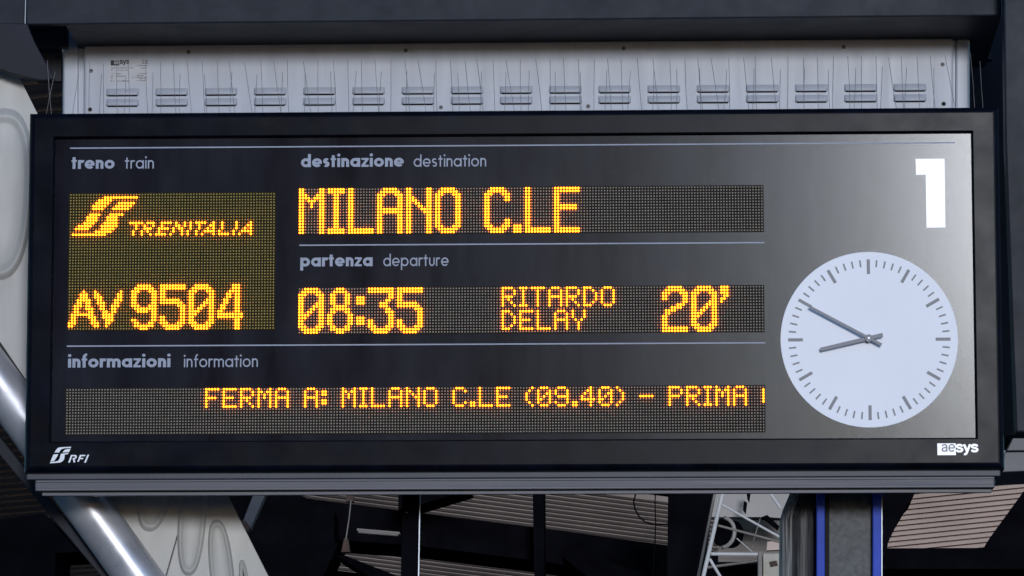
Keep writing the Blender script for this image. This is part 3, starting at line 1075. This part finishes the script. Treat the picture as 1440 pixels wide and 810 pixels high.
# ================================================================== BACKGROUND BELOW THE BOARD
def sheet(name, corners, ys, waves, m, label, nu=24, amp=0.03, group=None):
    """corrugated roof sheet; corners TL TR BR BL as pixels with depths; ridges run left to right"""
    c = [at(p[0], p[1], y) for p, y in zip(corners, ys)]
    ctr_ = sum(c, Vector()) / 4
    nrm = (c[1] - c[0]).cross(c[3] - c[0]).normalized()
    if nrm.dot(cam.location - ctr_) < 0:
        nrm = -nrm
    prof = [(0.0, 1), (0.46, 1), (0.58, 0), (0.88, 0)]
    vrow = []
    for w_ in range(waves):
        for (t, hh) in prof:
            vrow.append(((w_ + t) / waves, hh))
    vrow.append((1.0, 1))
    vs, fs = [], []
    for (v, hh) in vrow:
        for i_ in range(nu + 1):
            u = i_ / nu
            p = (c[0] * (1 - u) + c[1] * u) * (1 - v) + (c[3] * (1 - u) + c[2] * u) * v
            vs.append(p + nrm * amp * hh - ctr_)
    for j in range(len(vrow) - 1):
        for i_ in range(nu):
            fs.append((j * (nu + 1) + i_, j * (nu + 1) + i_ + 1, (j + 1) * (nu + 1) + i_ + 1, (j + 1) * (nu + 1) + i_))
    mb_ = MB()
    mb_.add(vs, fs)
    o_ = mb_.build(name, m, None)
    o_.location = ctr_
    so = o_.modifiers.new('solid', 'SOLIDIFY')
    so.thickness = 0.004
    tag(o_, label, 'roof sheet', group)
    return o_


sheet('corrugated_roof', [(330, 618), (1010, 704), (1010, 860), (330, 774)], (14, 14.6, 15.8, 15.2), 26, M['corr'],
      'brownish dark corrugated roof sheet seen under the middle of the board', amp=0.045, group='corrugated roof sheets')
sheet('corrugated_roof', [(1215, 652), (1520, 621), (1520, 835), (1215, 866)], (13.6, 13.0, 13.25, 13.85), 30, M['corr_pink'],
      'pinkish corrugated roof sheet at the lower right of the blue edged post', amp=0.045, group='corrugated roof sheets')
sheet('corrugated_roof', [(-80, 70), (150, 50), (150, 860), (-80, 880)], (8, 8, 24, 24), 72, M['corr'],
      'very dark corrugated roof sheet left of the stainless tube', amp=0.05, group='corrugated roof sheets')


def solid(name, poly, Y, depth, m, label, cat, bevel=0.0, group=None):
    c = at(sum(p[0] for p in poly) / len(poly), sum(p[1] for p in poly) / len(poly), Y if not isinstance(Y, (list, tuple)) else sum(Y) / len(Y))
    root = Vector(c)
    mb_ = MB()
    ys = Y if isinstance(Y, (list, tuple)) else [Y] * len(poly)
    fr = [at(p[0], p[1], y) - root for p, y in zip(poly, ys)]
    mb_.prism(fr, [p + Vector((0, depth, 0)) for p in fr])
    o_ = mb_.build(name, m, None, bevel=bevel)
    o_.location = root
    return tag(o_, label, cat, group)


RB = 'dark roof beams behind the board'
solid('roof_beam', [(325, 688), (592, 722), (760, 743), (1010, 776), (1010, 830), (760, 789), (592, 768), (325, 748)], 10.0, 0.5, M['black'],
      'long black roof beam crossing below the board from left to truss', 'roof beam', group=RB)
solid('roof_beam', [(320, 764), (476, 764), (440, 840), (320, 840)], 9.4, 0.4, M['black'],
      'black beam end filling the corner right of the embossed panel', 'roof beam', group=RB)
solid('roof_beam', [(320, 690), (410, 690), (470, 720), (470, 770), (320, 772)], 9.7, 0.25, M['black'],
      'black haunch above the beam end right of the embossed panel', 'roof beam', group=RB)
solid('roof_beam', [(474, 782), (482, 780), (600, 826), (560, 836)], 9.5, 0.3, M['black'],
      'short dark slanting beam left of the slim navy post', 'roof beam', group=RB)
solid('roof_beam', [(748, 640), (764, 640), (766, 840), (752, 840)], 9.8, 0.3, M['black'],
      'dark cross beam crossing the corrugated sheet right of the slim navy post', 'roof beam', group=RB)
solid('roof_beam', [(560, 680), (662, 688), (592, 709), (560, 716)], 9.6, 0.3, M['black'],
      'black wedge of beam over the sheet beside the slim navy post', 'roof beam', group=RB)
solid('roof_beam', [(790, 782), (850, 790), (930, 812), (930, 840), (850, 830)], 9.3, 0.3, M['black'],
      'low black slanting beam left of the hanging thin cable', 'roof beam', group=RB)
solid('roof_beam', [(940, 640), (1012, 640), (984, 840), (938, 840)], 8.6, 0.3, M['black'],
      'upright dark steel member left beside the white truss', 'roof beam', group=RB)
solid('roof_beam', [(1236, 771), (1500, 770), (1500, 800), (1236, 800)], 9.0, 0.5, M['black'],
      'level black beam under the pinkish corrugated sheet', 'roof beam', group=RB)
solid('roof_beam', [(1230, 680), (1292, 680), (1282, 704), (1276, 710), (1262, 734), (1249, 762), (1247, 776), (1230, 776)], 9.2, 0.3, M['black'],
      'ragged dark gusset between blue edged post and pinkish sheet', 'roof beam', group=RB)
solid('roof_beam', [(1440, 690), (1500, 690), (1500, 776), (1385, 776), (1392, 756)], 9.4, 0.3, M['black'],  # dark triangle of shade on the sheet, built as a black slab
      'black slab standing in for shade on the pinkish sheet at the far right', 'roof beam', group=RB)
solid('roof_beam', [(-60, 738), (62, 722), (110, 776), (78, 778), (76, 840), (-60, 840)], 7.0, 0.4, M['black'],
      'black beam left of the stainless tube', 'roof beam', group=RB)

st = empty('strut', at(360, 720, 5.0), 'grey flat strut rising from the edge of the embossed panel', 'strut')
f = MB()
pxprism(f, [(358, 690), (376, 690), (352, 744), (340, 736)], 5.0, 0.05, st)
f.build('strut_bar', M['greybeam'], st, bevel=0.002)
f = MB()
pxprism(f, [(339, 733), (345, 732), (352, 742), (349, 748), (343, 744)], 4.96, 0.03, st)
f.build('strut_bolt_plate', M['rust'], st)

rod = empty('hanger_rod', at(490, 735, 8.5), 'thin hanging rod with a small clamp at its lower end', 'hanger rod')
f = MB()
pxtube(f, [(493.5, 704), (491, 728), (486.5, 758)], 1.8, 8.5, rod, 8)
f.build('rod', M['truss_dull'], rod)
f = MB()
pxprism(f, [(487, 694), (497, 694), (497, 705), (487, 705)], 8.5, 0.05, rod)
f.build('upper_clamp', M['rust'], rod)
f = MB()
pxprism(f, [(484, 757), (489, 757), (492, 776), (480, 776), (482, 766)], 8.5, 0.06, rod)
f.build('clamp', M['rust'], rod)

lamp = empty('strip_light', at(525, 748, 8.8), 'short unlit strip light fixed to the black beam', 'strip light')
f = MB()
pxtube(f, [(504, 747.5), (535, 750), (560, 752)], 4.5, 8.8, lamp, 10)
f.build('tube_cover', M['truss_dull'], lamp)
f = MB()
pxprism(f, [(502, 743), (562, 748), (562, 751), (502, 746)], 8.86, 0.05, lamp)
f.build('batten', M['truss_dull'], lamp)

cp = empty('slim_post', at(578, 750, 0.20), 'slim navy post with a bright right edge under the board', 'steel post')
f = MB()
pxprism(f, [(566, 670), (590.2, 670), (587.0, 840), (563, 840)], 0.20, 0.05, cp)
f.build('post_body', M['black'], cp, bevel=0.002)
f = MB()
pxprism(f, [(590.4, 670), (591.7, 670), (588.9, 840), (587.2, 840)], 0.19, 0.008, cp)
f.build('edge_trim', mat('bright_aluminium_edge', (0.45, 0.48, 0.55), 0.35, metal=0.3, var=0.1, vscale=20), cp)
f = MB()
p = local(cp, at(572, 721, 0.20))
f.tube([(p.x, p.y - 0.004, p.z), (p.x, p.y, p.z), (p.x, p.y + 0.004, p.z)], 0.0012, 8)
f.build('screw', M['screw'], cp)

for (pts, w_, Y, lb) in (([(896, 680), (894, 694), (891, 706), (893, 716), (899, 727), (907, 734), (920, 738), (940, 737), (962, 726)], 2.2, 7.5, 'black looped cable hanging in front of the corrugated sheet'),
                         ([(923, 680), (921, 705), (922, 735), (921, 765), (917, 830)], 1.7, 7.4, 'thin straight cable hanging left of the white truss')):
    c = at(pts[len(pts) // 2][0], pts[len(pts) // 2][1], Y)
    rt = Vector(c)
    mb = MB()
    dist = (rt - cam.location).length
    mb.tube([at(p[0], p[1], Y) - rt for p in pts], w_ / 2 * dist / FPX, 8)
    o = mb.build('hanging_cable', M['black'], None, smooth=True)
    o.location = rt
    tag(o, lb, 'cable', 'cables hanging below the board')

# white lattice truss
tr = empty('lattice_truss', at(1045, 750, 8.0), 'white painted tubular lattice truss left of the streaked column', 'truss')
for nm, pts, w_, ys, m_ in (('chord', [(1016.5, 692), (988, 815)], 6.0, 8.0, 'truss'), ('chord', [(1006, 690), (981, 815)], 4.2, 8.15, 'truss_dull'),
                            ('diagonal', [(1016, 710), (1096, 755)], 3.6, 8.0, 'truss'), ('crossbar', [(1000, 779), (1068, 779.5)], 5.0, 8.0, 'truss'),
                            ('diagonal', [(998, 786), (1016, 816)], 4.4, 8.0, 'truss'), ('diagonal', [(1084, 695), (1098, 715)], 4.2, 8.3, 'truss'),
                            ('brace', [(1010, 739), (1096, 762)], 3.6, 8.5, 'truss_dull'), ('brace', [(995, 798), (1068, 788)], 4.0, 8.5, 'truss_dull'),
                            ('brace', [(1036, 757), (1058, 776)], 1.5, 8.4, 'truss'), ('brace', [(1069, 729), (1056, 772)], 1.6, 8.6, 'truss_dull')):
    f = MB()
    pxtube(f, pts, w_, ys, tr, 12)
    f.build(nm, M[m_], tr, smooth=False)

dr = empty('round_duct', at(1016, 749, 9.0), 'dark round duct with a pale rim behind the white truss', 'duct', rot=(0, 0, R(-35)))
f = MB()
rr = 22 * 17.8 / FPX
f.tube([(0, 0, 0), (0, 0.03, 0), (0, 0.07, 0)], rr * 0.9, 28)
f.build('duct_body', M['black'], dr)
f = MB()
f.tube([Vector((rr * 0.95 * math.cos(2 * math.pi * k / 32), -0.002, rr * 0.95 * math.sin(2 * math.pi * k / 32))) for k in range(-8, 8)], 0.0085, 8)
f.build('duct_rim', M['pale'], dr, smooth=True)

solid('fascia_panel', [(1000, 670), (1118, 670), (1118, 730), (1080, 727), (1000, 727)], 10.5, 0.06, M['pale'],
      'pale grey fascia panel behind the top of the white truss', 'fascia panel')
solid('shutter_box', [(1010, 729), (1118, 733), (1118, 790), (1010, 790)], 11.0, 0.1, mat('taupe_slats', (0.22, 0.19, 0.18), 0.7, var=0.35, vscale=5, stretch=(0.3, 1, 6)),
      'taupe slatted panel behind the middle of the white truss', 'panel')
solid('pink_sign_panel', [(1079, 762), (1118, 756), (1118, 772), (1078, 774)], 10.4, 0.04, M['corr_pink'],
      'small pinkish board end above the cream box', 'board')
solid('dark_wall', [(960, 786), (1118, 786), (1118, 840), (960, 840)], 11.3, 0.2, M['black'], 'dark wall under the taupe slatted panel', 'wall')
for poly, lb in (([(1046, 704), (1051, 707), (1049, 722), (1045, 716)], 'small dark bracket low on the pale fascia'), ([(1050, 690), (1056, 690), (1054, 706), (1051, 700)], 'small dark bracket at the top of the pale fascia'),
                 ([(1071, 727), (1079, 724), (1096, 740), (1094, 745), (1078, 732)], 'dark slanted hook beside the streaked column')):
    solid('wall_bracket', poly, 10.3, 0.04, M['black'], lb, 'bracket', group='dark brackets by the fascia')

bx = empty('junction_box', at(1084, 810, 7.5), 'cream painted box with a rust stain beside the streaked column', 'junction box')
f = MB()
pxprism(f, [(1073, 778), (1100, 778), (1100, 850), (1073, 850)], 7.5, 0.12, bx)
f.build('box_body', mat('cream_stained', (0.50, 0.49, 0.44), 0.6, col2=(0.30, 0.27, 0.23), vscale=7), bx, bevel=0.003)
f = MB()
pxprism(f, [(1066, 776), (1072, 774), (1072, 850), (1066, 850)], 7.47, 0.14, bx)
f.build('box_frame', M['truss_dull'], bx, bevel=0.002)
f = MB()
pxprism(f, [(1082, 790), (1092, 788), (1094, 795), (1084, 797)], 7.492, 0.01, bx)
f.build('rust_patch', M['rust'], bx)

# streaked column
colm = empty('streaked_column', at(1126, 810, 0.24), 'black rounded column with grey peeling vertical streaks', 'column')
f = MB()
c0, c1 = local(colm, at(1126, 860, 0.24)), local(colm, at(1128, 670, 0.24))
rr = 31.0 * 9.1 / FPX
ring = []
K = 40
for j in range(13):
    t = j / 12
    p = c0.lerp(c1, t)
    py = 860 - 190 * t
    r2 = rr * (1.0 if py > 728 else 1.0 - 0.35 * ((728 - py) / 58.0))
    ring.append([(p.x + rr * 0.15 * (1 - r2 / rr) * 8 + r2 * math.cos(2 * math.pi * k / K), p.y + r2 * math.sin(2 * math.pi * k / K), p.z) for k in range(K)])
vs = [v for r_ in ring for v in r_]
fs = [(j * K + k, j * K + (k + 1) % K, (j + 1) * K + (k + 1) % K, (j + 1) * K + k) for j in range(12) for k in range(K)]
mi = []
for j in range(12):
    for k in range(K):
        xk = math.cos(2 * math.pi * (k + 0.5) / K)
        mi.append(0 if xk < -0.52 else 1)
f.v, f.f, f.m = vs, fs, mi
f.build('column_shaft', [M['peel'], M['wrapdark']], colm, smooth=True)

# blue edged post
bp = empty('blue_edged_post', at(1194, 810, 0.16), 'dark grey speckled post with bright blue edges under the board', 'post')
f = MB()
pxprism(f, [(1162, 660), (1230, 660), (1230, 850), (1162, 850)], 0.185, 0.10, bp)
f.build('post_core', M['speck'], bp)
f = MB()
pxprism(f, [(1160.3, 660), (1166.3, 660), (1166.3, 850), (1160.3, 850)], 0.178, 0.1, bp)
f.build('black_groove_strip', M['slot'], bp)
for xs in ((1148.3, 1160.0), (1227.2, 1239.0)):
    f = MB()
    pxprism(f, [(xs[0], 660), (xs[1], 660), (xs[1], 850), (xs[0], 850)], 0.16, 0.12, bp)
    f.build('blue_edge', M['blue'], bp, bevel=0.002)
f = MB()
pxprism(f, [(1239.3, 660), (1241.0, 660), (1241.0, 850), (1239.3, 850)], 0.162, 0.12, bp)
f.build('edge_trim', M['steel_edge'], bp)

# grey ledge at right
lg = empty('grey_ledge', at(1430, 640, 1.6), 'grey two part ledge below the right hand post', 'ledge')
f = MB()
pxprism(f, [(1429, 606), (1520, 606), (1520, 632.5), (1415.5, 634)], 1.6, 0.25, lg)
f.build('upper_lip', M['greybeam'], lg, bevel=0.002)
f = MB()
pxprism(f, [(1413, 635.6), (1520, 634), (1520, 659), (1408, 664)], 1.6, 0.25, lg)
f.build('lower_lip', M['greybeam'], lg, bevel=0.002)

# unseen roof, fascia and back wall, added to keep the background in shade
rf = empty('shade_canopy', (0, 10, 5.5), 'unseen dark roof and back wall added to shade the space behind the board', 'roof')
f = MB()
f.box(-16, 16, -9.4, 32, 3.0, 3.2)
f.build('roof_deck', M['roofskin'], rf)
f = MB()
f.box(-16, 16, -9.6, -9.42, 2.6, 3.2)
f.build('fascia', M['steel'], rf)
f = MB()
f.box(-16, 16, 31.8, 32.2, -5.5, 2.998)
f.build('back_wall', M['black'], rf)

# unseen dark building, added behind the viewer to darken the smoked panel's left reflection
bd = empty('added_building', (-8, -34, 0), 'unseen dark building added behind the viewer for the panel to mirror', 'building')
f = MB()
f.box(-10, 8.6, -3, 3, 0.0, 13.0)
f.build('building_wall', M['roofskin'], bd)
f = MB()
f.box(-10.4, 9.0, -3.4, 3.4, 13.0, 13.4)
f.build('building_roof', M['steel'], bd)
